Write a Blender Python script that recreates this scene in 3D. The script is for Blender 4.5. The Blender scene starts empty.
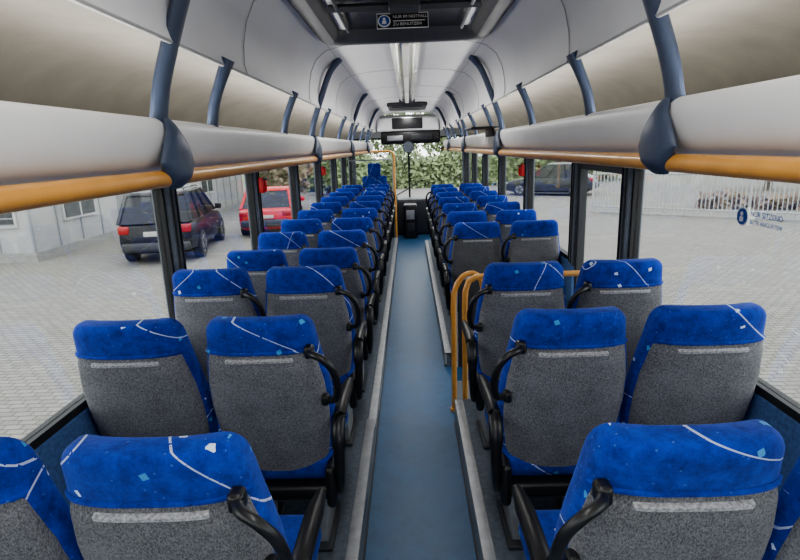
import bpy, math, random
from mathutils import Vector, Matrix
random.seed(7)
ZC=1.75
scene=bpy.context.scene
COL=scene.collection

# ---------------------------------------------------------------- materials
def new_mat(name):
    m=bpy.data.materials.new(name); m.use_nodes=True
    nt=m.node_tree; nt.nodes.clear()
    out=nt.nodes.new('ShaderNodeOutputMaterial')
    p=nt.nodes.new('ShaderNodeBsdfPrincipled')
    nt.links.new(p.outputs[0],out.inputs[0])
    return m,nt,p,out
def simple(name,col,rough=.5,metal=0.0,noise=.0,nscale=20,bump=0.0,bscale=80,emit=None,spec=None,stretch=None,coat=0):
    m,nt,p,out=new_mat(name)
    p.inputs['Roughness'].default_value=rough
    p.inputs['Metallic'].default_value=metal
    if coat: p.inputs['Coat Weight'].default_value=coat
    if spec is not None: p.inputs['Specular IOR Level'].default_value=spec
    tc=nt.nodes.new('ShaderNodeTexCoord')
    src=tc.outputs['Object']
    if stretch:
        mp=nt.nodes.new('ShaderNodeMapping'); mp.inputs['Scale'].default_value=stretch
        nt.links.new(src,mp.inputs[0]); src=mp.outputs[0]
    n=nt.nodes.new('ShaderNodeTexNoise'); n.inputs['Scale'].default_value=nscale; n.inputs['Detail'].default_value=4
    nt.links.new(src,n.inputs['Vector'])
    r=nt.nodes.new('ShaderNodeValToRGB')
    lo=[max(0,c*(1-noise)) for c in col]; hi=[min(1,c*(1+noise)) for c in col]
    r.color_ramp.elements[0].color=(*lo,1); r.color_ramp.elements[0].position=.3
    r.color_ramp.elements[1].color=(*hi,1); r.color_ramp.elements[1].position=.7
    nt.links.new(n.outputs['Fac'],r.inputs[0]); nt.links.new(r.outputs[0],p.inputs['Base Color'])
    if bump>0:
        n2=nt.nodes.new('ShaderNodeTexNoise'); n2.inputs['Scale'].default_value=bscale
        nt.links.new(src,n2.inputs['Vector'])
        b=nt.nodes.new('ShaderNodeBump'); b.inputs['Strength'].default_value=bump; b.inputs['Distance'].default_value=.01
        nt.links.new(n2.outputs['Fac'],b.inputs['Height']); nt.links.new(b.outputs[0],p.inputs['Normal'])
    if emit:
        p.inputs['Emission Color'].default_value=(*emit[0],1); p.inputs['Emission Strength'].default_value=emit[1]
    return m

def mathn(nt,op,a,b=None,c=None):
    n=nt.nodes.new('ShaderNodeMath'); n.operation=op
    for i,v in enumerate((a,b,c)):
        if v is None: continue
        if isinstance(v,(int,float)): n.inputs[i].default_value=v
        else: nt.links.new(v,n.inputs[i])
    return n.outputs[0]
def mixc(nt,fac,a,b):
    n=nt.nodes.new('ShaderNodeMix'); n.data_type='RGBA'
    for idx,v in ((0,fac),(6,a),(7,b)):
        if isinstance(v,tuple): n.inputs[idx].default_value=(*v,1)
        elif isinstance(v,(int,float)): n.inputs[idx].default_value=v
        else: nt.links.new(v,n.inputs[idx])
    return n.outputs[2]

def velvet():
    m,nt,p,out=new_mat('blue_velour')
    tc=nt.nodes.new('ShaderNodeTexCoord'); oi=nt.nodes.new('ShaderNodeObjectInfo')
    off=nt.nodes.new('ShaderNodeVectorMath'); off.operation='ADD'
    sc=mathn(nt,'MULTIPLY',oi.outputs['Random'],37.0)
    nt.links.new(tc.outputs['Object'],off.inputs[0]); nt.links.new(sc,off.inputs[1])
    v=off.outputs[0]
    n=nt.nodes.new('ShaderNodeTexNoise'); n.inputs['Scale'].default_value=24; n.inputs['Detail'].default_value=8; n.inputs['Roughness'].default_value=.8
    nt.links.new(v,n.inputs['Vector'])
    r=nt.nodes.new('ShaderNodeValToRGB')
    e=r.color_ramp.elements
    e[0].position=.34; e[0].color=(.005,.014,.15,1)
    e[1].position=.68; e[1].color=(.016,.058,.42,1)
    nt.links.new(n.outputs['Fac'],r.inputs[0])
    mp=nt.nodes.new('ShaderNodeMapping'); mp.inputs['Rotation'].default_value=(.1,.35,.0)
    nt.links.new(v,mp.inputs[0])
    vo=nt.nodes.new('ShaderNodeTexVoronoi'); vo.distance='CHEBYCHEV'; vo.inputs['Scale'].default_value=13
    nt.links.new(mp.outputs[0],vo.inputs['Vector'])
    sep=nt.nodes.new('ShaderNodeSeparateColor'); nt.links.new(vo.outputs['Color'],sep.inputs[0])
    sq=mathn(nt,'MULTIPLY',mathn(nt,'LESS_THAN',vo.outputs['Distance'],.10),mathn(nt,'GREATER_THAN',sep.outputs[1],.3))
    white=mathn(nt,'GREATER_THAN',sep.outputs[0],.6)
    sqc=mixc(nt,white,(.07,.27,.55),(.55,.65,.78))
    c=mixc(nt,sq,r.outputs[0],sqc)
    vo2=nt.nodes.new('ShaderNodeTexVoronoi'); vo2.distance='CHEBYCHEV'; vo2.inputs['Scale'].default_value=45
    nt.links.new(v,vo2.inputs['Vector'])
    d2=mathn(nt,'LESS_THAN',vo2.outputs['Distance'],.09)
    c=mixc(nt,mathn(nt,'MULTIPLY',d2,.3),c,(.15,.3,.65))
    # long gentle streaks
    def streak(dirv,freq,wid,ns,amp,off_):
        w=nt.nodes.new('ShaderNodeTexNoise'); w.inputs['Scale'].default_value=ns; w.inputs['Detail'].default_value=0
        nt.links.new(v,w.inputs['Vector'])
        dt=nt.nodes.new('ShaderNodeVectorMath'); dt.operation='DOT_PRODUCT'; dt.inputs[1].default_value=dirv
        nt.links.new(v,dt.inputs[0])
        ph=mathn(nt,'ADD',mathn(nt,'MULTIPLY',dt.outputs['Value'],freq),mathn(nt,'MULTIPLY',w.outputs['Fac'],amp))
        return mathn(nt,'LESS_THAN',mathn(nt,'FRACT',mathn(nt,'ADD',ph,off_)),wid)
    st=mathn(nt,'MAXIMUM',streak((.55,.15,.82),2.4,.010,1.2,.8,0.0),streak((.80,.1,-.58),1.5,.006,1.0,.7,.4))
    n9=nt.nodes.new('ShaderNodeTexNoise'); n9.inputs['Scale'].default_value=70; nt.links.new(v,n9.inputs['Vector'])
    st=mathn(nt,'MULTIPLY',st,mathn(nt,'GREATER_THAN',n9.outputs['Fac'],.36))
    c=mixc(nt,mathn(nt,'MULTIPLY',st,.75),c,(.55,.62,.76))
    nt.links.new(c,p.inputs['Base Color'])
    p.inputs['Roughness'].default_value=.9
    p.inputs['Specular IOR Level'].default_value=.2
    p.inputs['Sheen Weight'].default_value=.15
    p.inputs['Sheen Tint'].default_value=(.4,.55,1,1)
    b=nt.nodes.new('ShaderNodeBump'); b.inputs['Strength'].default_value=.25; b.inputs['Distance'].default_value=.004
    n3=nt.nodes.new('ShaderNodeTexNoise'); n3.inputs['Scale'].default_value=160
    nt.links.new(tc.outputs['Object'],n3.inputs['Vector']); nt.links.new(n3.outputs['Fac'],b.inputs['Height'])
    nt.links.new(b.outputs[0],p.inputs['Normal'])
    return m
def weave():
    m,nt,p,out=new_mat('grey_weave')
    tc=nt.nodes.new('ShaderNodeTexCoord'); oi=nt.nodes.new('ShaderNodeObjectInfo')
    mp=nt.nodes.new('ShaderNodeMapping'); mp.inputs['Scale'].default_value=(1,1,.5)
    nt.links.new(tc.outputs['Object'],mp.inputs[0])
    n=nt.nodes.new('ShaderNodeTexNoise'); n.inputs['Scale'].default_value=280; n.inputs['Detail'].default_value=3; n.inputs['Roughness'].default_value=.8
    nt.links.new(mp.outputs[0],n.inputs['Vector'])
    n2=nt.nodes.new('ShaderNodeTexNoise'); n2.inputs['Scale'].default_value=9; n2.inputs['Detail'].default_value=3
    nt.links.new(tc.outputs['Object'],n2.inputs['Vector'])
    f=mathn(nt,'ADD',n.outputs['Fac'],mathn(nt,'MULTIPLY',mathn(nt,'SUBTRACT',n2.outputs['Fac'],.5),.2))
    r=nt.nodes.new('ShaderNodeValToRGB')
    e=r.color_ramp.elements
    e[0].position=.34; e[0].color=(.055,.057,.066,1)
    e[1].position=.68; e[1].color=(.29,.29,.305,1)
    nt.links.new(f,r.inputs[0])
    k=mathn(nt,'ADD',mathn(nt,'MULTIPLY',oi.outputs['Random'],.4),.72)
    vm=nt.nodes.new('ShaderNodeVectorMath'); vm.operation='SCALE'
    nt.links.new(r.outputs[0],vm.inputs[0]); nt.links.new(k,vm.inputs['Scale'])
    nt.links.new(vm.outputs[0],p.inputs['Base Color'])
    p.inputs['Roughness'].default_value=.95
    b=nt.nodes.new('ShaderNodeBump'); b.inputs['Strength'].default_value=.4; b.inputs['Distance'].default_value=.003
    nt.links.new(n.outputs['Fac'],b.inputs['Height']); nt.links.new(b.outputs[0],p.inputs['Normal'])
    return m
def glassmat(name,tint=(.92,.94,.93),refl=.3):
    m,nt,p,out=new_mat(name); nt.nodes.remove(p)
    t=nt.nodes.new('ShaderNodeBsdfTransparent'); t.inputs[0].default_value=(*tint,1)
    g=nt.nodes.new('ShaderNodeBsdfGlossy'); g.inputs['Roughness'].default_value=.02
    lw=nt.nodes.new('ShaderNodeLayerWeight'); lw.inputs[0].default_value=.3
    f=mathn(nt,'MULTIPLY_ADD',lw.outputs['Fresnel'],refl,0.0)
    mx=nt.nodes.new('ShaderNodeMixShader')
    nt.links.new(f,mx.inputs[0]); nt.links.new(t.outputs[0],mx.inputs[1]); nt.links.new(g.outputs[0],mx.inputs[2])
    nt.links.new(mx.outputs[0],out.inputs[0])
    return m
def aislemat():
    m,nt,p,out=new_mat('blue_vinyl_floor')
    tc=nt.nodes.new('ShaderNodeTexCoord')
    n=nt.nodes.new('ShaderNodeTexNoise'); n.inputs['Scale'].default_value=6; n.inputs['Detail'].default_value=10; n.inputs['Roughness'].default_value=.8
    nt.links.new(tc.outputs['Object'],n.inputs['Vector'])
    r=nt.nodes.new('ShaderNodeValToRGB'); e=r.color_ramp.elements
    e[0].position=.32; e[0].color=(.022,.080,.175,1)
    e[1].position=.68; e[1].color=(.050,.150,.295,1)
    nt.links.new(n.outputs['Fac'],r.inputs[0])
    vo=nt.nodes.new('ShaderNodeTexVoronoi'); vo.inputs['Scale'].default_value=110
    nt.links.new(tc.outputs['Object'],vo.inputs['Vector'])
    d=mathn(nt,'LESS_THAN',vo.outputs['Distance'],.15)
    c=mixc(nt,mathn(nt,'MULTIPLY',d,.35),r.outputs[0],(.16,.30,.48))
    nt.links.new(c,p.inputs['Base Color'])
    nt.links.new(mathn(nt,'MULTIPLY_ADD',n.outputs['Fac'],.30,.26),p.inputs['Roughness'])
    p.inputs['Specular IOR Level'].default_value=.45
    return m
def pavingmat():
    m,nt,p,out=new_mat('block_paving')
    tc=nt.nodes.new('ShaderNodeTexCoord')
    br=nt.nodes.new('ShaderNodeTexBrick'); br.inputs['Scale'].default_value=2.6
    br.inputs['Color1'].default_value=(.26,.248,.225,1); br.inputs['Color2'].default_value=(.195,.186,.168,1)
    br.inputs['Mortar'].default_value=(.10,.094,.084,1); br.inputs['Mortar Size'].default_value=.03
    nt.links.new(tc.outputs['Object'],br.inputs['Vector'])
    n=nt.nodes.new('ShaderNodeTexNoise'); n.inputs['Scale'].default_value=.5; n.inputs['Detail'].default_value=8
    nt.links.new(tc.outputs['Object'],n.inputs['Vector'])
    c=mixc(nt,mathn(nt,'MULTIPLY',n.outputs['Fac'],.35),br.outputs['Color'],(.28,.268,.245))
    nt.links.new(c,p.inputs['Base Color']); p.inputs['Roughness'].default_value=.9; p.inputs['Specular IOR Level'].default_value=.15
    return m

M={}
M['velvet']=velvet(); M['weave']=weave(); M['glass']=glassmat('window_glass'); M['aisle']=aislemat(); M['paving']=pavingmat()
M['black']=simple('black_plastic',(.010,.010,.011),.38,noise=.2)
M['dark']=simple('dark_grey_plastic',(.030,.032,.038),.5,noise=.15)
M['strip']=simple('pocket_strip',(.34,.34,.35),.7,noise=.5,nscale=140)
M['alu']=simple('aluminium_trim',(.34,.35,.365),.45,metal=.45,noise=.15)
M['platform']=simple('platform_vinyl',(.08,.10,.13),.6,noise=.3,nscale=40)
M['riser']=simple('platform_riser_panel',(.30,.32,.34),.5,noise=.1,nscale=8)
M['wallblue']=simple('blue_side_carpet',(.07,.14,.31),.85,noise=.25,nscale=60,bump=.2)
M['white']=simple('white_lining',(.79,.79,.79),.5,noise=.03,nscale=3)
M['rackwhite']=simple('rack_white_plastic',(.78,.78,.775),.4,noise=.03,nscale=4)
M['taupe']=simple('taupe_lining',(.21,.195,.165),.85,noise=.10,nscale=6,bump=.1)
M['seamlight']=simple('seam_light_grey',(.48,.48,.47),.7,noise=.1)
M['slate']=simple('slate_blue_plastic',(.060,.080,.130),.42,noise=.1)
M['pillar']=simple('pillar_lining',(.095,.11,.135),.5,noise=.15)
M['yellow']=simple('yellow_grab_rail',(.68,.33,.075),.38,noise=.08,nscale=12,coat=.3)
M['rubber']=simple('black_gasket',(.015,.015,.017),.6,noise=.2)
M['chrome']=simple('lamp_reflector',(.66,.66,.62),.13,metal=.95,noise=.1)
M['lampglow']=simple('lamp_diffuser',(.85,.85,.80),.25,noise=.05,emit=((1,.98,.9),.15))
M['signwhite']=simple('sign_white',(.8,.8,.8),.5,noise=.05)
M['signblue']=simple('sign_blue',(.02,.08,.35),.5,noise=.05)
M['red']=simple('red_plastic',(.65,.02,.02),.4,noise=.1)
M['wallout']=simple('coach_body_paint',(.7,.7,.68),.35,noise=.05)

# ---------------------------------------------------------------- mesh builder
class MB:
    def __init__(s): s.v=[];s.f=[];s.m=[];s.mats=[]
    def mi(s,k):
        if k not in s.mats: s.mats.append(k)
        return s.mats.index(k)
    def add(s,vs,fs,k):
        o=len(s.v); s.v+= [tuple(v) for v in vs]; i=s.mi(k)
        for f in fs: s.f.append([o+a for a in f]); s.m.append(i)
    def box(s,a,b,k,bev=0.0):
        x0,y0,z0=a;x1,y1,z1=b
        if bev<=0:
            vs=[(x0,y0,z0),(x1,y0,z0),(x1,y1,z0),(x0,y1,z0),(x0,y0,z1),(x1,y0,z1),(x1,y1,z1),(x0,y1,z1)]
            s.add(vs,[(0,3,2,1),(4,5,6,7),(0,1,5,4),(1,2,6,5),(2,3,7,6),(3,0,4,7)],k); return
        cx,cy=(x0+x1)/2,(y0+y1)/2; hx,hy=(x1-x0)/2,(y1-y0)/2
        bev=min(bev,hx*.95,hy*.95,(z1-z0)*.48)
        rings=[]
        def ring(ix,z):
            pts=[]
            r=bev
            for (sx,sy,a0) in ((1,1,0),(-1,1,90),(-1,-1,180),(1,-1,270)):
                for t in range(4):
                    an=math.radians(a0+t*30)
                    pts.append((cx+sx*(hx-r)+(r-ix)*math.cos(an),cy+sy*(hy-r)+(r-ix)*math.sin(an),z))
            return pts
        for t in range(4):
            an=math.radians(t*30); rings.append(ring(bev*(1-math.sin(an))*.999,z0+bev*(1-math.cos(an))))
        for t in range(3,-1,-1):
            an=math.radians(t*30); rings.append(ring(bev*(1-math.sin(an))*.999,z1-bev*(1-math.cos(an))))
        s.loft(rings,k)
    def loft(s,rings,k,closed=True,cap=True):
        n=len(rings[0]); vs=[p for r in rings for p in r]; fs=[]
        for i in range(len(rings)-1):
            for j in range(n if closed else n-1):
                a=i*n+j;b=i*n+(j+1)%n
                fs.append((a,b,b+n,a+n))
        if cap and closed:
            fs.append(tuple(range(n))[::-1]); fs.append(tuple((len(rings)-1)*n+j for j in range(n)))
        s.add(vs,fs,k)
    def tube(s,path,rad,k,sides=8,flat=None,up=None):
        P=[Vector(p) for p in path]; n=len(P)
        rings=[]; prev=None
        for i,p in enumerate(P):
            t=(P[min(i+1,n-1)]-P[max(i-1,0)]).normalized()
            if up is not None: u=Vector(up)
            elif prev is not None: u=prev
            else: u=Vector((0,0,1)) if abs(t.z)<.9 else Vector((0,1,0))
            a=(u-t*u.dot(t)).normalized(); b=t.cross(a); prev=a
            r=rad[i] if isinstance(rad,(list,tuple)) else rad
            fa,fb=(flat[i] if isinstance(flat,list) else flat) if flat else (1,1)
            rings.append([tuple(p+a*math.cos(2*math.pi*j/sides)*r*fa+b*math.sin(2*math.pi*j/sides)*r*fb) for j in range(sides)])
        s.loft(rings,k)
    def cyl(s,c,axis,r,h,k,sides=24,r2=None):
        ax=Vector(axis).normalized(); c=Vector(c)
        s.tube([c-ax*h/2,c+ax*h/2],[r,r2 if r2 else r],k,sides)
    def obj(s,name,smooth=True,parent=None,angle=40,mesh=None):
        me=bpy.data.meshes.new(name)
        me.from_pydata(s.v,[],s.f)
        for k in s.mats: me.materials.append(M[k])
        me.polygons.foreach_set('material_index',s.m)
        import bmesh
        bm=bmesh.new(); bm.from_mesh(me); bmesh.ops.recalc_face_normals(bm,faces=bm.faces)
        if smooth:
            for f in bm.faces: f.smooth=True
            for e in bm.edges:
                if len(e.link_faces)==2 and e.calc_face_angle(0)>math.radians(angle): e.smooth=False
        bm.to_mesh(me); bm.free()
        o=bpy.data.objects.new(name,me); COL.objects.link(o)
        if parent: o.parent=parent
        return o

def catmull(pts,n=6):
    out=[]; P=[Vector(p) for p in pts]
    for i in range(len(P)-1):
        p0=P[max(i-1,0)];p1=P[i];p2=P[i+1];p3=P[min(i+2,len(P)-1)]
        for j in range(n):
            t=j/n
            out.append(.5*((2*p1)+(-p0+p2)*t+(2*p0-5*p1+4*p2-p3)*t*t+(-p0+3*p1-3*p2+p3)*t**3))
    out.append(P[-1]); return [tuple(p) for p in out]
def lerp_tab(tab,x):
    if x<=tab[0][0]: return tab[0][1]
    for (a,va),(b,vb) in zip(tab,tab[1:]):
        if x<=b:
            t=(x-a)/(b-a)
            return va+(vb-va)*t
    return tab[-1][1]

Y0,Y1=-1.35,11.6
# ---------------------------------------------------------------- camera
cam=bpy.data.cameras.new('camera'); co=bpy.data.objects.new('camera',cam); COL.objects.link(co)
cam.sensor_width=36; cam.lens=24.3; cam.clip_start=.05; cam.clip_end=300
R=Matrix.Rotation(math.radians(1.34),4,'Z')@Matrix.Rotation(math.radians(90-13.8),4,'X')@Matrix.Rotation(math.radians(-2.0),4,'Z')
co.matrix_world=Matrix.Translation((0,0,ZC))@R
scene.camera=co

# ---------------------------------------------------------------- seats
HT=1.04
def yb(z): return .19*(HT-z)/.7
WT=[(.30,.168),(.40,.184),(.50,.206),(.60,.220),(.70,.223),(.80,.216),(.87,.202),(.93,.190),(1.0,.180),(1.04,.174)]
TT=[(.30,.07),(.5,.085),(.8,.085),(.90,.10),(.97,.11),(1.04,.10)]
def seat_mesh(side,handle=True):
    b=MB()
    zs=[.30,.33,.38,.45,.52,.60,.68,.76,.83,.88,.92,.96,.99,1.005,1.018,1.029,1.036,1.04]
    rings=[]; N=40
    for z in zs:
        w=lerp_tab(WT,z); t=lerp_tab(TT,z)
        if z>.995:
            q=(z-.995)/.045; k=math.sqrt(max(0,1-q*q*.97)); 
            w=w-.035*(1-k); t=t*(.5+.5*k); 
        if z<.36: q=(.36-z)/.06; k=math.sqrt(1-q*q*.8); w-=.04*(1-k); t*=k
        yc=yb(z)+lerp_tab(TT,z)/2
        r=[]
        for j in range(N):
            a=2*math.pi*j/N; c,s_=math.cos(a),math.sin(a); n=4.6
            d=(abs(c)**n+abs(s_)**n)**(-1/n)
            x=w*c*d; y=t/2*s_*d
            y+= .03*(abs(x)/w)**3
            r.append((x,yc+y,z))
        rings.append(r)
    b.loft(rings,'velvet')
    def backy(x,z):
        w=lerp_tab(WT,z); t=lerp_tab(TT,z); u=min(.999,abs(x)/w)
        n=4.6
        return yb(z)+t/2-t/2*(1-u**n)**(1/n)+.03*u**3
    def patch(z0,z1,wf,off,k,nx=20,nz=18,round_bottom=True,edge=.02):
        rows=[]
        for i in range(nz+1):
            z=z0+(z1-z0)*i/nz
            w=lerp_tab(WT,z)*wf if not callable(wf) else wf(z)
            if round_bottom:
                q=max(0,(z0+.06-z)/.06); w-= .045*(1-math.sqrt(max(0,1-q*q)))
            row=[]
            for j in range(nx+1):
                u=-math.cos(math.pi*j/nx)
                x=w*u
                ed=min(1,(w-abs(x))/edge,(z-z0)/edge,(z1-z)/edge)
                row.append((x,backy(x,z)-off*math.sqrt(max(0,ed*(2-ed)))+.004*(1 if ed<=0 else 0),z))
            rows.append(row)
        b.loft(rows,k,closed=False,cap=False)
    patch(.34,.922,.94,.014,'weave')
    patch(.884,.908,lambda z:.115,.019,'strip',nz=3,round_bottom=False,edge=.003)
    b.tube([(x,backy(x,.925)-.003,.925) for x in [(-1+2*i/20)*.188 for i in range(21)]],.006,'velvet',6)
    b.box((-.212,.16,.34),(.212,.64,.46),'velvet',.05)
    b.box((-.195,.13,.285),(.195,.62,.345),'black',.02)
    b.box((-.15,.24,.0),(-.11,.46,.29),'alu',.008)
    b.box((.11,.24,.0),(.15,.46,.29),'alu',.008)
    b.box((-.19,.28,.24),(.19,.33,.29),'dark',.01)
    b.box((-.17,.20,.0),(-.09,.50,.018),'dark',.004)
    b.box((.09,.20,.0),(.17,.50,.018),'dark',.004)
    s=side
    for q in (-1,1):
        b.box((q*.198-.020,.10,.27),(q*.198+.020,.30,.44),'black',.02)
    ax=s*.240
    path=catmull([(ax,.50,.615),(ax,.36,.63),(ax,.20,.635),(ax,.11,.60),(ax,.09,.50),(ax-.01*s,.13,.38),(ax-.02*s,.17,.31)],5)
    n=len(path)
    rad=[.012+.010*min(1,i/4)-(.004 if i>n*.6 else 0) for i in range(n)]
    if handle:
        b.tube(path,rad,'black',10,flat=(1,1.15),up=(0,1,.3))
        hp=catmull([(s*.170,yb(.945)+.02,.925),(s*.188,yb(.94)-.028,.930),(s*.224,yb(.92)-.054,.920),(s*.254,yb(.88)-.055,.875),(s*.262,yb(.82)-.045,.805),(s*.246,yb(.77)-.025,.745),(s*.207,yb(.74)+.02,.722)],5)
        b.tube(hp,.0125,'black',10)
        b.box((s*.172-.016,yb(.94)-.010,.905),(s*.172+.016,yb(.94)+.03,.948),'black',.01)
        b.box((s*.205-.014,yb(.74)-.010,.705),(s*.205+.014,yb(.74)+.03,.745),'black',.01)
    return b
DZ=.018
PLAT_R=ZC-.555-HT+DZ; PLAT_F=ZC-.60-HT+DZ*.5
meshes={}
for s in (-1,1):
    for h in (True,False):
        tmp=seat_mesh(-s,h).obj('bus_seat',angle=50); meshes[(s,h)]=tmp.data
        bpy.data.objects.remove(tmp)
def seat(x,y,z,s,h=True):
    o=bpy.data.objects.new('bus_seat',meshes[(s,h)]); COL.objects.link(o); o.location=(x,y,z)
    return o
left_rows=[.87,1.65,2.44,3.22,3.95,4.70,5.45,6.20,6.95,7.69,8.43,9.17]
right_rows=[.87,1.64,2.38]+[4.16+.74*k for k in range(7)]
for s,rows in ((-1,left_rows),(1,right_rows)):
    for i,y in enumerate(rows):
        z=PLAT_R if y<3 else PLAT_F
        seat(s*.522,y,z,s); seat(s*.976,y,z,s,i>=2)

# ---------------------------------------------------------------- floor, platforms
b=MB(); b.box((-1.24,Y0,-.12),(.30,Y1,0),'aisle'); b.box((.30,Y0,-.12),(1.24,3.2,0),'aisle'); b.box((.30,4.1,-.12),(1.24,Y1,0),'aisle')
b.obj('floor',smooth=False)
def platform(s,y0,y1,z):
    b=MB()
    x0,x1=sorted((s*.262,s*1.195)); b.box((x0,y0,0.0),(x1,y1,z-.002),'platform')
    x0,x1=sorted((s*.25,s*.262)); b.box((x0,y0,0.0),(x1,y1,z-.004),'riser')
    x0,x1=sorted((s*.246,s*.300)); b.box((x0,y0,z-.02),(x1,y1,z),'alu',.004)
    x0,x1=sorted((s*.244,s*.262)); b.box((x0,y0,0),(x1,y1,.02),'dark')
    return b.obj('seat_platform')
platform(-1,Y0+.05,2.95,PLAT_R); platform(-1,2.95,10.0,PLAT_F)
platform(1,Y0+.05,3.18,PLAT_R); platform(1,4.12,9.6,PLAT_F)
b=MB()
b.box((.32,3.2,-.42),(.62,4.1,-.36),'platform'); b.box((.62,3.2,-.66),(1.2,4.1,-.60),'platform')
b.box((.60,3.2,-.60),(.63,4.1,-.36),'alu'); b.box((.29,3.2,-.36),(.32,4.1,-.12),'alu')
b.box((.29,3.16,-.66),(1.2,3.2,-.12),'riser'); b.box((.29,4.1,-.66),(1.2,4.14,-.12),'riser')
b.obj('stairwell',smooth=False)

# ---------------------------------------------------------------- side walls & windows
SILL=.875; WTOP=1.62
pill={-1:[Y0,1.12,2.70,4.25,5.80,7.35,8.9,10.3,Y1],1:[Y0,.9,3.02,3.97,5.62,7.25,8.85,10.3,Y1]}
wn=0
for s,nm in ((-1,'wall_left'),(1,'wall_right')):
    b=MB()
    def bx(xa,xb,y0,y1,z0,z1,k,bev=0):
        x0,x1=sorted((s*xa,s*xb)); b.box((x0,y0,z0),(x1,y1,z1),k,bev)
    segs=[(Y0,Y1)] if s<0 else [(Y0,3.02),(3.97,Y1)]
    for (a,c) in segs:
        bx(1.20,1.24,a,c,-.62,SILL-.02,'wallblue'); bx(1.24,1.27,a,c,-.62,SILL-.02,'wallout')
        bx(1.201,1.25,a,c,SILL-.05,SILL-.01,'wallblue',.012)
    bx(1.20,1.27,Y0,Y1,WTOP,2.32,'wallout'); bx(1.19,1.20,Y0,Y1,WTOP,1.67,'dark')
    for y in pill[s]:
        bx(1.180,1.27,y-.050,y+.050,(SILL-.02),WTOP+.02,'pillar',.012)
        bx(1.172,1.182,y-.030,y-.020,(SILL),WTOP,'rubber'); bx(1.172,1.182,y+.020,y+.030,(SILL),WTOP,'rubber')
    b.obj(nm)
    for y0,y1 in zip(pill[s],pill[s][1:]):
        b=MB()
        if s>0 and abs(y0-3.02)<.01:
            d=MB()
            def dx(xa,xb,a,c,z0,z1,k,bev=0):
                x0,x1=sorted((s*xa,s*xb)); d.box((x0,a,z0),(x1,c,z1),k,bev)
            a,c=y0+.055,y1-.055
            dx(1.2,1.25,a,a+.05,-.6,WTOP,'dark'); dx(1.2,1.25,c-.05,c,-.6,WTOP,'dark')
            dx(1.2,1.25,a+.05,c-.05,-.6,-.5,'dark'); dx(1.2,1.25,a+.05,c-.05,WTOP-.06,WTOP,'dark'); dx(1.2,1.25,a+.05,c-.05,.45,.52,'dark')
            dx(1.222,1.228,a+.05,c-.05,-.5,.45,'glass'); dx(1.222,1.228,a+.05,c-.05,.52,WTOP-.06,'glass')
            x=1.20; d.tube([(x,a+.06,-.2),(x-.03,a+.06,-.15),(x-.03,a+.06,.7),(x,a+.06,.75)],.014,'yellow')
            d.obj('door_1'); continue
        wn+=1
        a,c=y0+.050,y1-.050
        g=.020
        def wx(xa,xb,p,q,z0,z1,k):
            x0,x1=sorted((s*xa,s*xb)); b.box((x0,p,z0),(x1,q,z1),k)
        wx(1.203,1.25,a,c,SILL-.01,SILL+g,'rubber'); wx(1.203,1.25,a,c,WTOP-g,WTOP,'rubber')
        wx(1.203,1.25,a,a+g,SILL+g,WTOP-g,'rubber'); wx(1.203,1.25,c-g,c,SILL+g,WTOP-g,'rubber')
        wx(1.222,1.228,a+g,c-g,SILL+g,WTOP-g,'glass')
        b.obj('window_%d'%wn,smooth=False)

# ---------------------------------------------------------------- ceiling
def extr(profile,y0,y1,k,b,thick=None):
    b.loft([[(x,y,z) for x,z in profile] for y in (y0,y1)],k,closed=False,cap=False)
b=MB()
half=[(.615,.295),(.622,.33),(.618,.40),(.600,.48),(.565,.55),(.50,.60),(.40,.625),(.25,.64),(0,.648)]
prof=[(-x,ZC+z) for x,z in half]+[(x,ZC+z) for x,z in half[::-1][1:]]
extr(prof,Y0,10.9,'white',b)
roof=[(-1.27,ZC+.5),(-1.1,ZC+.72),(0,ZC+.80),(1.1,ZC+.72),(1.27,ZC+.5)]
b.loft([[(x,y,z) for x,z in roof] for y in (Y0-.05,Y1+.05)],'wallout',closed=False,cap=False)
for s in (-1,1):
    tau=catmull([(1.20,0,0.0),(1.195,0,.12),(1.15,0,.22),(1.05,0,.285),(.90,0,.315),(.75,0,.315),(.632,0,.30),(.615,0,.295)],4)
    extr([(s*p[0],ZC+p[2]) for p in tau],Y0,10.9,'taupe',b)
    b.loft([[(s*1.20,y,ZC-.13),(s*1.20,y,ZC+.02)] for y in (Y0,10.9)],'taupe',closed=False,cap=False)
    b.tube([(s*.622,Y0,ZC+.293),(s*.622,10.9,ZC+.293)],.008,'seamlight',8)
for y in [.9,2.2,3.6,4.9,6.2,7.5,8.8,10.1]:
    b.tube([(x*.995,y,z-.002) for x,z in prof],.0022,'seamlight',6)
for s in (-1,1):
    b.tube([(s*.47,Y0,ZC+.609),(s*.47,10.9,ZC+.609)],.003,'seamlight',6)
b.obj('ceiling')

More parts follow.
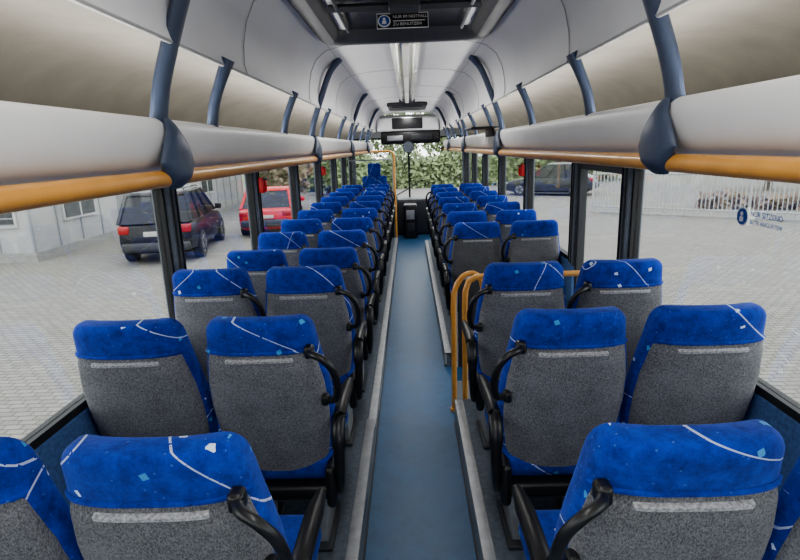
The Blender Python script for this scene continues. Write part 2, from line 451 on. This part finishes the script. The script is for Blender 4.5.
# ---------------------------------------------------------------- racks
tall={-1:[-.95,1.55,4.0,6.5,9.0],1:[-1.05,1.47,4.1,6.6,9.1]}
small={-1:[.55,1.98,3.12,4.45,5.55,6.95,8.05,9.5],1:[.5,2.14,3.12,4.6,5.65,7.1,8.2,9.6]}
for s in (-1,1):
    b=MB()
    rp=[(1.195,-.075),(1.0,-.068),(.82,-.055),(.74,-.046),(.70,-.030),(.678,-.002),(.668,.04),(.668,.075),(.676,.094),(.69,.10),(.705,.094),(.715,.07),(.73,.03),(.80,.012),(1.193,.0)]
    pts=catmull([(x,0,z) for x,z in rp],3)
    extr([(s*p[0],ZC+p[2]) for p in pts],Y0+.01,10.66,'rackwhite',b)
    rack=b.obj('luggage_rack')
    for y in tall[s]:
        q=MB()
        path=catmull([(s*.700,y,ZC+.03),(s*.688,y,ZC+.10),(s*.668,y,ZC+.19),(s*.628,y,ZC+.30),(s*.588,y,ZC+.40),(s*.555,y,ZC+.48),(s*.515,y,ZC+.55),(s*.455,y,ZC+.612)],4)
        n=len(path)
        q.tube(path,[.021]*n,'slate',12,flat=[(1.0,1.6+ (max(0,i-(n-7))*.2)+(max(0,5-i)*.25)) for i in range(n)],up=(1,0,0))
        q.obj('tall_bracket',parent=rack)
    for y in small[s]:
        q=MB()
        path=catmull([(s*.700,y,ZC+.04),(s*.690,y,ZC+.10),(s*.676,y,ZC+.17),(s*.648,y,ZC+.24),(s*.612,y,ZC+.315)],4)
        n=len(path)
        q.tube(path,[.018]*n,'slate',12,flat=[(1.0,1.4+(max(0,i-(n-6))*.3)+(max(0,5-i)*.25)) for i in range(n)],up=(1,0,0))
        q.obj('short_bracket',parent=rack)
    b=MB()
    b.tube([(s*.672,Y0+.2,ZC-.062),(s*.672,10.2,ZC-.062)],.023,'yellow',20)
    rail=b.obj('handrail')
    for y in tall[s]:
        q=MB()
        path=[(s*.668,y,ZC+.098),(s*.655,y,ZC+.065),(s*.650,y,ZC+.02),(s*.652,y,ZC-.02),(s*.654,y,ZC-.055),(s*.668,y,ZC-.090)]
        wy=[.018,.040,.082,.105,.070,.042]; tx=[.006,.014,.022,.026,.030,.008]
        pp=catmull(path,4); n=len(pp)
        W=[lerp_tab(list(enumerate(wy)),i/4) for i in range(n)]; T=[lerp_tab(list(enumerate(tx)),i/4) for i in range(n)]
        q.tube(pp,1.0,'slate',16,flat=[(T[i],W[i]) for i in range(n)],up=(1,0,0))
        q.obj('hanger',parent=rail)

# ---------------------------------------------------------------- roof hatch and lamp
b=MB()
zt=ZC+.645; zb=ZC+.575
def rrect(hx,y0,y1,r,z,n=5):
    pts=[]; cy=(y0+y1)/2; hy=(y1-y0)/2
    for (sx,sy,a0) in ((1,1,0),(-1,1,90),(-1,-1,180),(1,-1,270)):
        for t in range(n):
            a=math.radians(a0+90*t/(n-1)); pts.append((sx*(hx-r)+r*math.cos(a),cy+sy*(hy-r)+r*math.sin(a),z))
    return pts
b.loft([rrect(.49,1.75,3.36,.10,zt-.015),rrect(.475,1.77,3.34,.10,zb+.02),rrect(.45,1.8,3.31,.09,zb),rrect(.39,1.86,3.24,.07,zb),rrect(.36,1.9,3.20,.06,zb+.03),rrect(.35,1.91,3.18,.05,zt-.002)],'dark',cap=False)
b.box((-.36,1.9,zt-.012),(.36,3.20,zt-.004),'black')
b.tube([(-.30,2.1,zb+.03),(-.30,3.1,zb+.03)],.008,'dark'); b.tube([(.30,2.1,zb+.03),(.30,3.1,zb+.03)],.008,'alu')
b.tube([(-.34,2.62,zb+.035),(.34,2.62,zb+.035)],.018,'dark'); b.box((-.07,2.55,zb+.01),(.07,2.66,zb+.06),'dark',.01)
hatch=b.obj('roof_hatch')
def text(body,size,loc,rot,mat,parent,name='lettering'):
    cu=bpy.data.curves.new(name,'FONT'); cu.body=body; cu.size=size; cu.align_x='LEFT'; cu.align_y='CENTER'; cu.extrude=.0004
    o=bpy.data.objects.new(name,cu); COL.objects.link(o)
    dg=bpy.context.evaluated_depsgraph_get(); me=bpy.data.meshes.new_from_object(o.evaluated_get(dg))
    bpy.data.objects.remove(o)
    o=bpy.data.objects.new(name,me); me.materials.clear(); me.materials.append(M[mat]); COL.objects.link(o)
    o.location=loc; o.rotation_euler=rot; o.parent=parent
    return o
b=MB(); b.box((-.12,0,-.038),(.12,.006,.038),'black',.002)
b.cyl((-.085,-.001,0),(0,1,0),.03,.003,'signwhite',24); b.cyl((-.085,-.003,0),(0,1,0),.024,.003,'signblue',24)
b.cyl((-.085,-.005,.008),(0,1,0),.007,.002,'signwhite',12); b.box((-.095,-.006,-.016),(-.075,-.004,.0),'signwhite')
b.box((-.045,-.002,-.002),(.105,0,.001),'signwhite')
for xx in (-.12,.117): b.box((xx,-.002,-.036),(xx+.003,0,.036),'signwhite')
for zz in (-.038,.035): b.box((-.12,-.002,zz),(.12,0,zz+.003),'signwhite')
sg=b.obj('hatch_sign'); sg.location=(-.01,2.72,zb-.005); sg.rotation_euler=(math.radians(-20),0,0)
text('NUR IM NOTFALL',.020,(-.045,-.003,.018),(math.pi/2,0,0),'signwhite',sg)
text('ZU BENUTZEN',.020,(-.045,-.003,-.018),(math.pi/2,0,0),'signwhite',sg)
b=MB(); z=ZC+.645
def strip(y0,y1):
    pr=[(-.100,z-.002),(-.095,z-.03),(-.062,z-.048),(-.05,z-.040),(-.02,z-.052),(.02,z-.052),(.05,z-.040),(.062,z-.048),(.095,z-.03),(.100,z-.002)]
    b.loft([[(x,y,zz) for x,zz in pr] for y in (y0,y1)],'chrome')
    b.box((-.022,y0+.05,z-.062),(.022,y1-.05,z-.051),'lampglow',.004)
strip(3.42,4.9); strip(4.93,6.4); strip(6.43,7.8)
b.box((-.11,3.38,z-.05),(.11,3.42,z),'dark',.01); b.box((-.11,7.78,z-.05),(.11,7.83,z),'dark',.01)
b.obj('ceiling_lamp')
b=MB(); b.box((-.3,8.3,ZC+.585),(.3,9.3,ZC+.64),'dark',.02); b.box((-.22,8.42,ZC+.575),(.22,9.18,ZC+.585),'black'); b.obj('roof_hatch')
b=MB(); b.box((.48,4.25,ZC+.115),(.70,4.75,ZC+.132),'black',.008); b.box((.645,4.3,ZC+.06),(.664,4.7,ZC+.12),'dark',.008); b.obj('monitor')

# ---------------------------------------------------------------- stair rails
b=MB()
b.tube([(.32,3.215,0),(.32,3.215,.80),(.325,3.215,.88),(.345,3.215,.94),(.39,3.215,.965),(.45,3.215,.97),(1.16,3.215,.97)],.018,'yellow',12)
b.tube([(.32,3.215,.60),(.34,3.215,.60),(.60,3.215,.60),(1.16,3.215,.60)],.014,'yellow',12)
b.obj('stair_handrail')
b=MB()
b.tube(catmull([(.262,3.36,.0),(.262,3.36,.6),(.262,3.36,.78),(.28,3.36,.87),(.33,3.36,.94),(.40,3.36,.95),(.45,3.36,.87),(.45,3.36,.6),(.45,3.36,-.355)],5),.018,'yellow',12)
b.cyl((.262,3.36,.01),(0,0,1),.028,.02,'yellow')
b.obj('stair_handrail')
b=MB(); b.box((.36,4.10,.0),(1.14,4.118,.72),'dark',.006); b.tube([(.34,4.11,.0),(.34,4.11,.70),(.37,4.11,.74),(1.14,4.11,.74)],.014,'alu',12)
b.obj('stair_partition')

# ---------------------------------------------------------------- front
b=MB()
b.box((-1.24,Y1,-.6),(1.24,Y1+.06,.62),'wallblue'); b.box((-1.24,Y1,1.95),(1.24,Y1+.06,2.4),'wallout')
b.box((-1.24,Y1,.62),(-1.12,Y1+.06,1.95),'pillar'); b.box((1.12,Y1,.62),(1.24,Y1+.06,1.95),'pillar')
b.obj('wall_front',smooth=False)
b=MB(); b.box((-1.12,Y1+.02,.62),(1.12,Y1+.03,1.95),'glass'); 
b.box((-1.12,Y1,.62),(1.12,Y1+.05,.66),'rubber'); b.box((-.02,Y1,.66),(.02,Y1+.05,1.92),'rubber');b.box((-1.12,Y1,1.92),(1.12,Y1+.05,1.95),'rubber')
b.tube([(-.5,Y1+.08,.64),(.1,Y1+.09,.95),(.3,Y1+.09,1.1)],.012,'black'); b.tube([(.5,Y1+.08,.64),(.8,Y1+.09,.9)],.012,'black')
b.obj('windshield',smooth=False)
b=MB()
b.box((-1.15,10.95,.0),(1.15,11.55,.72),'dark',.06); b.box((-1.0,10.85,.5),(-.25,11.3,.85),'black',.06)
b.box((-.95,10.90,.80),(-.35,11.15,.88),'dark',.04); b.box((-.13,10.5,.0),(.13,10.9,.66),'black',.03)
b.box((-.08,10.485,.38),(.08,10.5,.56),'alu',.004); b.box((-.06,10.485,.15),(.08,10.5,.3),'dark',.004)
b.obj('dashboard')
b=MB()
c=Vector((-.62,10.78,1.0)); ax=Vector((0,-.5,.86)).normalized(); u=Vector((1,0,0)); w=ax.cross(u)
ring=[c+(u*math.cos(a)+w*math.sin(a))*.23 for a in [2*math.pi*i/32 for i in range(33)]]
b.tube(ring,.016,'black',8)
for a in (0,2.1,4.2): b.tube([c-ax*.02,c+(u*math.cos(a)+w*math.sin(a))*.225],.014,'black',8)
b.tube([c-ax*.02,c-ax*.16],.03,'black'); b.cyl(c-ax*.015,ax,.05,.03,'black')
b.obj('steering_wheel')
b=MB()
b.box((-.52,10.7,ZC+.06),(.62,10.95,ZC+.30),'black',.04); b.box((-.59,10.68,ZC+.30),(.59,10.95,ZC+.55),'white',.03)
b.box((-.30,10.66,ZC+.34),(.28,10.70,ZC+.54),'black',.01)
b.box((.05,10.66,ZC+.12),(.45,10.70,ZC+.24),'dark',.01)
b.box((-.40,10.66,ZC+.12),(-.10,10.70,ZC+.22),'alu',.01)
b.obj('overhead_console')
b=MB()
b.tube([(0,10.69,ZC+.08),(0,10.60,ZC+.05),(0,10.585,ZC+.02)],.012,'black'); b.cyl((0,10.57,ZC+.0),(0,1,.1),.11,.03,'dark',28); b.cyl((0,10.553,ZC+.0),(0,1,.1),.098,.004,'chrome',28)
b.obj('rearview_mirror')
b=MB()
x=-.27; b.tube([(x,10.05,.0),(x,10.05,ZC-.14),(x-.03,10.05,ZC-.08),(x-.08,10.05,ZC-.062),(-.648,10.05,ZC-.062)],.022,'yellow',12); b.cyl((x,10.05,.01),(0,0,1),.035,.02,'yellow')
b.obj('grab_pole')
b=MB()
b.box((-1.1,10.12,0.0),(-.32,10.15,1.05),'dark',.01); b.box((-1.1,10.13,1.05),(-.32,10.14,1.5),'glass'); 
b.tube([(-.30,10.135,0),(-.30,10.135,1.5),(-.34,10.135,1.54),(-1.1,10.135,1.54)],.012,'alu')
b.obj('driver_partition')
b=MB()
b.box((-.88,10.25,.42),(-.42,10.62,.54),'velvet',.05); b.box((-.88,10.20,.50),(-.42,10.31,1.25),'velvet',.05); b.box((-.77,10.2,1.22),(-.53,10.29,1.48),'velvet',.04)
b.box((-.78,10.28,.0),(-.52,10.55,.43),'black',.04)
b.obj('driver_seat')

# ---------------------------------------------------------------- rear wall
b=MB()
b.box((-1.24,Y0-.06,-.6),(1.24,Y0,1.0),'wallblue'); b.box((-1.24,Y0-.06,1.85),(1.24,Y0,2.42),'white')
b.box((-1.24,Y0-.06,1.0),(-1.0,Y0,1.85),'pillar'); b.box((1.0,Y0-.06,1.0),(1.24,Y0,1.85),'pillar')
b.obj('wall_rear',smooth=False)
b=MB(); b.box((-1.0,Y0-.03,1.0),(1.0,Y0-.024,1.85),'glass'); b.box((-1,Y0-.05,1.0),(1,Y0,1.02),'rubber'); b.box((-1,Y0-.05,1.83),(1,Y0,1.85),'rubber')
b.obj('window_rear',smooth=False)

# ---------------------------------------------------------------- small interior things
def hammer(s,y,zc=1.48):
    b=MB(); x0,x1=sorted((s*1.13,s*1.171))
    b.box((x0,y-.03,zc-.06),(x1,y+.03,zc+.06),'red',.01)
    b.tube([(s*1.12,y,zc-.05),(s*1.12,y,zc+.05)],.009,'red'); b.tube([(s*1.12,y-.03,zc+.045),(s*1.12,y+.03,zc+.045)],.010,'black')
    b.obj('emergency_hammer')
hammer(-1,4.25,1.50); hammer(1,5.62); hammer(-1,7.35)
b=MB()
b.cyl((-.004,.195,.0),(1,0,0),.034,.002,'signwhite',24); b.cyl((-.006,.195,.0),(1,0,0),.029,.002,'signblue',24)
b.cyl((-.008,.195,.01),(1,0,0),.008,.002,'signwhite',12); b.box((-.009,.185,-.018),(-.007,.205,.0),'signwhite')
st=b.obj('window_sticker'); st.location=(1.220,1.80,1.462)
text('NUR SITZEND',.027,(-.004,.15,.015),(math.pi/2,0,-math.pi/2),'signblue',st)
text('BITTE ANGURTEN',.021,(-.004,.15,-.015),(math.pi/2,0,-math.pi/2),'signblue',st)

# ---------------------------------------------------------------- outdoors
GZ=-.9
M['bwall']=simple('render_wall',(.33,.33,.325),.8,noise=.06,nscale=1.5)
M['bgrey']=simple('cladding_grey',(.22,.23,.24),.6,noise=.06,nscale=2)
M['bwin']=simple('dark_window_pane',(.03,.035,.04),.1,noise=.2,nscale=1)
M['leaf']=simple('leaf_green',(.19,.235,.12),.8,noise=.35,nscale=3)
M['leaf2']=simple('leaf_russet',(.20,.15,.11),.8,noise=.4,nscale=3)
M['bark']=simple('bark',(.10,.08,.06),.9,noise=.4,nscale=8,bump=.4)
M['grass']=simple('grass',(.16,.20,.10),.9,noise=.4,nscale=4,bump=.3)
M['fence']=simple('fence_galvanised',(.36,.37,.37),.5,metal=.2,noise=.1)
M['conc']=simple('concrete',(.25,.25,.24),.85,noise=.12,nscale=5)
M['carblack']=simple('car_paint_black',(.008,.009,.013),.25,noise=.1,spec=.35)
M['cargrey']=simple('car_paint_dark_grey',(.03,.033,.04),.25,noise=.1,spec=.4)
M['carred']=simple('car_paint_red',(.45,.012,.012),.25,noise=.1)
M['carglass']=simple('car_glass',(.02,.022,.026),.12,noise=.1,spec=.35)
M['tyre']=simple('tyre_rubber',(.015,.015,.015),.8,noise=.2)
M['wheel']=simple('alloy_wheel',(.22,.22,.23),.4,metal=.5,noise=.1)
M['tail']=simple('tail_lamp',(.30,.01,.01),.2,noise=.1)
M['plate']=simple('number_plate',(.4,.4,.38),.5,noise=.05)
M['winframe']=simple('white_window_frame',(.4,.4,.4),.5,noise=.05)
b=MB(); b.box((-70,-30,GZ-.2),(70,110,GZ),'paving'); b.obj('ground',smooth=False)

def car(loc,rot,paint,suv=True,L=4.6,W=1.86,Hh=1.70):
    b=MB(); hw=W/2; g=.22 if suv else .16
    belt=Hh*.60
    st=[(-L/2,.80,.42,belt*.80),(-L/2+.05,.90,.30,belt*.93),(-L/2+.25,.97,g+.05,belt),(-L/2+.9,1,g,belt*1.0),(0,1,g,belt*.98),(L/2-1.45,1,g,belt*.96),(L/2-1.0,.99,g,belt*.92),(L/2-.45,.95,g+.02,belt*.82),(L/2-.12,.86,g+.08,belt*.70),(L/2,.72,.36,belt*.58)]
    rings=[]
    for y,wf,z0,z1 in st:
        w=hw*wf; dz=z1-z0
        rings.append([(w*.80,y,z0),(w*.97,y,z0+dz*.12),(w,y,z0+dz*.45),(w*.985,y,z0+dz*.75),(w*.93,y,z1-dz*.04),(w*.82,y,z1),(-w*.82,y,z1),(-w*.93,y,z1-dz*.04),(-w*.985,y,z0+dz*.75),(-w,y,z0+dz*.45),(-w*.97,y,z0+dz*.12),(-w*.80,y,z0)])
    b.loft(rings,paint)
    yr0=-L/2+(.12 if suv else .35); yr1=-L/2+(.55 if suv else 1.0); yf1=L/2-2.25; yf0=L/2-1.30
    zb_=belt*.97; zt_=Hh-.06
    def gh(scale,yr,yf,z): w=hw*scale; return [(w,yr,z),(w,(yr*2+yf)/3,z),(w,(yr+yf*2)/3,z),(w,yf,z),(w*.6,yf+.08,z),(-w*.6,yf+.08,z),(-w,yf,z),(-w,(yr+yf*2)/3,z),(-w,(yr*2+yf)/3,z),(-w,yr,z),(-w*.6,yr-.05,z),(w*.6,yr-.05,z)]
    b.loft([gh(.90,yr0,yf0,zb_),gh(.74,yr1,yf1,zt_)],'carglass')
    b.loft([gh(.76,yr1-.06,yf1+.03,zt_-.03),gh(.75,yr1-.02,yf1,zt_+.02),gh(.66,yr1+.1,yf1-.1,Hh)],paint)
    for sx in (-1,1):
        A=lambda y,z,sc:(sx*hw*sc,y,z)
        b.tube([A(yr0,zb_,.905),A(yr1,zt_,.75)],.05,paint,6); b.tube([A(yf0,zb_,.905),A(yf1,zt_,.75)],.035,paint,6)
        for t in (.33,.66):
            b.tube([A(yr0+(yf0-yr0)*t,zb_,.905),A(yr1+(yf1-yr1)*t,zt_,.75)],.035,'carblack',6)
        if suv: b.tube([(sx*hw*.68,yr1+.1,Hh+.02),(sx*hw*.68,yr1+.2,Hh+.05),(sx*hw*.68,yf1-.2,Hh+.05),(sx*hw*.68,yf1-.1,Hh+.02)],.018,'carblack',6)
        b.box((sx*(hw+.08)-.09,yf0-.35,belt),(sx*(hw+.08)+.09,yf0-.22,belt+.16),paint,.04)
        b.box((sx*hw*.76-.13,-L/2-.02,belt*.74),(sx*hw*.76+.13,-L/2+.22,belt*.93),'tail',.04)
        b.box((sx*hw*.70-.15,L/2-.28,belt*.56),(sx*hw*.70+.15,L/2-.02,belt*.70),'wheel',.04)
        for wy in (-L/2+.85,L/2-.90):
            r=.36 if suv else .32
            b.cyl((sx*(hw-.10),wy,r),(1,0,0),r,.22,'tyre',28); b.cyl((sx*(hw+.012),wy,r),(1,0,0),r*.66,.02,'wheel',20); b.cyl((sx*(hw+.026),wy,r),(1,0,0),r*.16,.012,'dark',12)
            for k in range(5):
                a=2*math.pi*k/5; b.tube([(sx*(hw+.024),wy,r),(sx*(hw+.024),wy+math.cos(a)*r*.6,r+math.sin(a)*r*.6)],.025,'dark',6)
    b.box((-hw*.86,-L/2-.06,.34),(hw*.86,-L/2+.25,.58),'dark',.07)
    b.box((-.26,-L/2-.035,belt*.68),(.26,-L/2+.05,belt*.79),'plate',.005)
    b.box((-hw*.8,L/2-.25,.30),(hw*.8,L/2+.02,.50),'dark',.07); b.box((-hw*.45,L/2-.14,belt*.5),(hw*.45,L/2+.005,belt*.63),'black',.03)
    o=b.obj('car',angle=35); o.location=(loc[0],loc[1],GZ); o.rotation_euler=(0,0,rot)
    return o
car((-6.65,15.3),math.radians(9),'carblack',True,4.5,1.90,1.78)
car((-4.80,19.0),math.radians(6),'carred',False,4.1,1.78,1.50)
car((7.3,28.5),math.radians(62),'cargrey',False,4.5,1.85,1.6)

def building(name,x0,x1,y0,y1,h,mat,wins_south,wins_side):
    b=MB(); b.box((x0,y0,GZ),(x1,y1,GZ+h),mat); b.box((x0-.15,y0-.15,GZ+h),(x1+.15,y1+.15,GZ+h+.25),'bgrey',.03); b.box((x0-.04,y0-.04,GZ),(x1+.04,y1+.04,GZ+.25),'conc')
    for (cx,w,z0,z1) in wins_south:
        b.box((cx-w/2-.07,y0-.05,GZ+z0-.07),(cx+w/2+.07,y0+.02,GZ+z1+.07),'winframe'); b.box((cx-w/2,y0-.06,GZ+z0),(cx+w/2,y0-.03,GZ+z1),'bwin'); b.box((cx-.03,y0-.075,GZ+z0),(cx+.03,y0-.03,GZ+z1),'winframe')
        for k in range(6): zz=GZ+z0+(z1-z0)*k/6; b.box((cx-w/2,y0-.068,zz),(cx+w/2,y0-.058,zz+.03),'bgrey')
    for (cy,w,z0,z1) in wins_side:
        b.box((x1-.02,cy-w/2-.07,GZ+z0-.07),(x1+.05,cy+w/2+.07,GZ+z1+.07),'winframe'); b.box((x1+.03,cy-w/2,GZ+z0),(x1+.06,cy+w/2,GZ+z1),'bwin'); b.box((x1+.03,cy-.03,GZ+z0),(x1+.075,cy+.03,GZ+z1),'winframe')
    n=int((x1-x0)/.9)
    for i in range(0,n+1): xx=x0+(x1-x0)*i/n; b.box((xx-.025,y0-.03,GZ+.25),(xx+.025,y0+.01,GZ+h),'bgrey')
    n=int((y1-y0)/.9)
    for i in range(0,n+1): yy=y0+(y1-y0)*i/n; b.box((x1-.01,yy-.025,GZ+.25),(x1+.03,yy+.025,GZ+h),'bgrey')
    b.obj(name,smooth=False)
building('office_building',-24,-10.0,14.0,18.4,3.4,'bwall',[(-10.9,1.0,1.0,2.0),(-13.6,1.3,1.0,2.0),(-20,1.6,1.2,2.2)],[(16.2,1.5,1.0,2.2)])
building('storage_building',-20,-8.6,20.5,28,3.2,'bwall',[(-9.8,1.0,1.1,2.2)],[(23,1.2,1.1,2.2)])
building('warehouse',24,44,40,48,5.0,'bwall',[(29,2,1,2.2),(36,2,1,2.2)],[])

def tree(loc,h,r,leaf,conifer=False,n=1400):
    b=MB(); x,y=loc
    b.tube([(x,y,GZ),(x+.1,y,GZ+h*.35),(x-.05,y+.1,GZ+h*.8)],[.18,.13,.05],'bark',8)
    for k in range(7):
        a=random.random()*6.28; z=GZ+h*(.3+.07*k); l=r*.7
        b.tube([(x,y,z),(x+math.cos(a)*l*.5,y+math.sin(a)*l*.5,z+l*.3),(x+math.cos(a)*l,y+math.sin(a)*l,z+l*.5)],[.06,.04,.015],'bark',5)
    vs=[];fs=[]
    for i in range(n):
        if conifer:
            t=random.random()**.7; rr=r*t*(.6+.4*random.random()); a=random.random()*6.28
            p=Vector((x+math.cos(a)*rr,y+math.sin(a)*rr,GZ+h*(1-t*.9)))
        else:
            while True:
                q=Vector((random.uniform(-1,1),random.uniform(-1,1),random.uniform(-1,1)))
                if .3<q.length<1: break
            q*= (.8+.25*math.sin(q.x*7)*math.cos(q.y*6+q.z*5))
            p=Vector((x+q.x*r,y+q.y*r,GZ+h*.55+q.z*h*.45))
        d=Vector((random.uniform(-1,1),random.uniform(-1,1),random.uniform(-1,1))).normalized(); e=d.orthogonal().normalized(); sz=random.uniform(.10,.22)
        o=len(vs); vs+=[p-d*sz,p+e*sz*.6,p+d*sz,p-e*sz*.6]; fs.append((o,o+1,o+2,o+3))
    b.add(vs,fs,leaf); b.obj('conifer' if conifer else 'tree',smooth=False)
for (x,y,h,r,l,c) in [(-6.0,25.5,3.6,1.7,'leaf2',False),(-8.2,31,4.5,1.9,'leaf2',False),(-5.2,40,7,2.6,'leaf',False),(-1.5,44,8,2.8,'leaf',False),(2.5,42,7.5,2.8,'leaf',False),(6.8,47,7,2.6,'leaf',False),(13,46,7,2.6,'leaf2',False),(-3.2,31,5.5,1.3,'leaf',True),(-4.9,33,5,1.2,'leaf',True),(17.5,27,4.5,2.0,'leaf2',False),(23,24,5,2.2,'leaf',False)]:
    tree((x,y),h,r,l,c,1900)
def hedge(p0,p1,h,w,n,leaf='leaf'):
    b=MB(); p0=Vector((*p0,GZ)); p1=Vector((*p1,GZ)); d=p1-p0; nn=Vector((-d.y,d.x,0)).normalized()
    vs=[];fs=[]
    for i in range(n):
        t=random.random(); p=p0+d*t+nn*random.uniform(-w,w)*.5; hh=h*(.9+.15*math.sin(t*40)); p=p+Vector((0,0,random.random()*hh))
        e=Vector((random.uniform(-1,1),random.uniform(-1,1),random.uniform(-1,1))).normalized(); f=e.orthogonal().normalized(); sz=random.uniform(.10,.24)
        o=len(vs); vs+=[p-e*sz,p+f*sz*.7,p+e*sz,p-f*sz*.7]; fs.append((o,o+1,o+2,o+3))
    b.add(vs,fs,leaf)
    for i in range(int(d.length/1.2)): q=p0+d*((i+.5)*1.2/d.length); b.tube([q,q+Vector((0,0,h*.8))],.04,'bark',5)
    b.obj('hedge',smooth=False)
hedge((-8,36),(14,37),2.5,1.2,9000); hedge((11,21.0),(30,12.5),.6,.8,2200,'leaf2')
b=MB(); b.box((-30,50.5,GZ),(20,70,GZ+.06),'grass'); b.obj('grass_verge',smooth=False)
# fence
b=MB(); p0=Vector((6.9,20.6,GZ)); p1=Vector((24,8.0,GZ)); d=p1-p0; L=d.length; u=d/L; n=Vector((-u.y,u.x,0))
t=0
while t<L:
    p=p0+u*t; b.tube([p+Vector((0,0,.12)),p+Vector((0,0,1.58))],.022,'fence',4); t+=.125
t=0
while t<=L+.01:
    p=p0+u*t; b.tube([p,p+Vector((0,0,1.65))],.045,'fence',6); t+=2.5
for z in (.25,1.45): b.tube([p0+Vector((0,0,z)),p1+Vector((0,0,z))],.03,'fence',6)
b.tube([p0+Vector((0,0,.0)),p1+Vector((0,0,.0))],.1,'conc',6)
b.obj('fence')

# ---------------------------------------------------------------- light
w=bpy.data.worlds.new('world'); scene.world=w; w.use_nodes=True; nt=w.node_tree; nt.nodes.clear()
o=nt.nodes.new('ShaderNodeOutputWorld'); bg=nt.nodes.new('ShaderNodeBackground')
tc=nt.nodes.new('ShaderNodeTexCoord'); sp=nt.nodes.new('ShaderNodeSeparateXYZ'); nt.links.new(tc.outputs['Generated'],sp.inputs[0])
r=nt.nodes.new('ShaderNodeValToRGB'); r.color_ramp.elements[0].position=.0; r.color_ramp.elements[0].color=(.98,.98,.97,1); r.color_ramp.elements[1].position=.8; r.color_ramp.elements[1].color=(.88,.91,.97,1)
nt.links.new(sp.outputs[2],r.inputs[0]); nt.links.new(r.outputs[0],bg.inputs[0]); bg.inputs[1].default_value=4.0
nt.links.new(bg.outputs[0],o.inputs[0])
sun=bpy.data.lights.new('sun','SUN'); sun.energy=1.0; sun.angle=math.radians(25); so=bpy.data.objects.new('sun',sun); COL.objects.link(so); so.rotation_euler=(math.radians(35),math.radians(25),0)
for i,y in enumerate((.3,4.4,7.4,9.9)):  # extra area lights added below the ceiling as interior fill
    l=bpy.data.lights.new('ceiling_fill_light','AREA'); l.shape='RECTANGLE'; l.size=.16; l.size_y=1.6; l.energy=13; l.color=(1,.985,.96)
    lo=bpy.data.objects.new('ceiling_fill_light',l); COL.objects.link(lo); lo.location=(0,y,ZC+.575)
for s in (-1,1):   # invented fill strips on top of the rack edge, brightening lining and ceiling
    l=bpy.data.lights.new('rack_fill_light','AREA'); l.shape='RECTANGLE'; l.size=.02; l.size_y=11.5; l.energy=46; l.color=(1,.985,.96)
    lo=bpy.data.objects.new('rack_fill_light',l); COL.objects.link(lo); lo.location=(s*.735,4.7,ZC+.085); lo.rotation_euler=(math.pi,0,0)
scene.view_settings.view_transform='AgX'
scene.view_settings.look='AgX - Medium High Contrast'
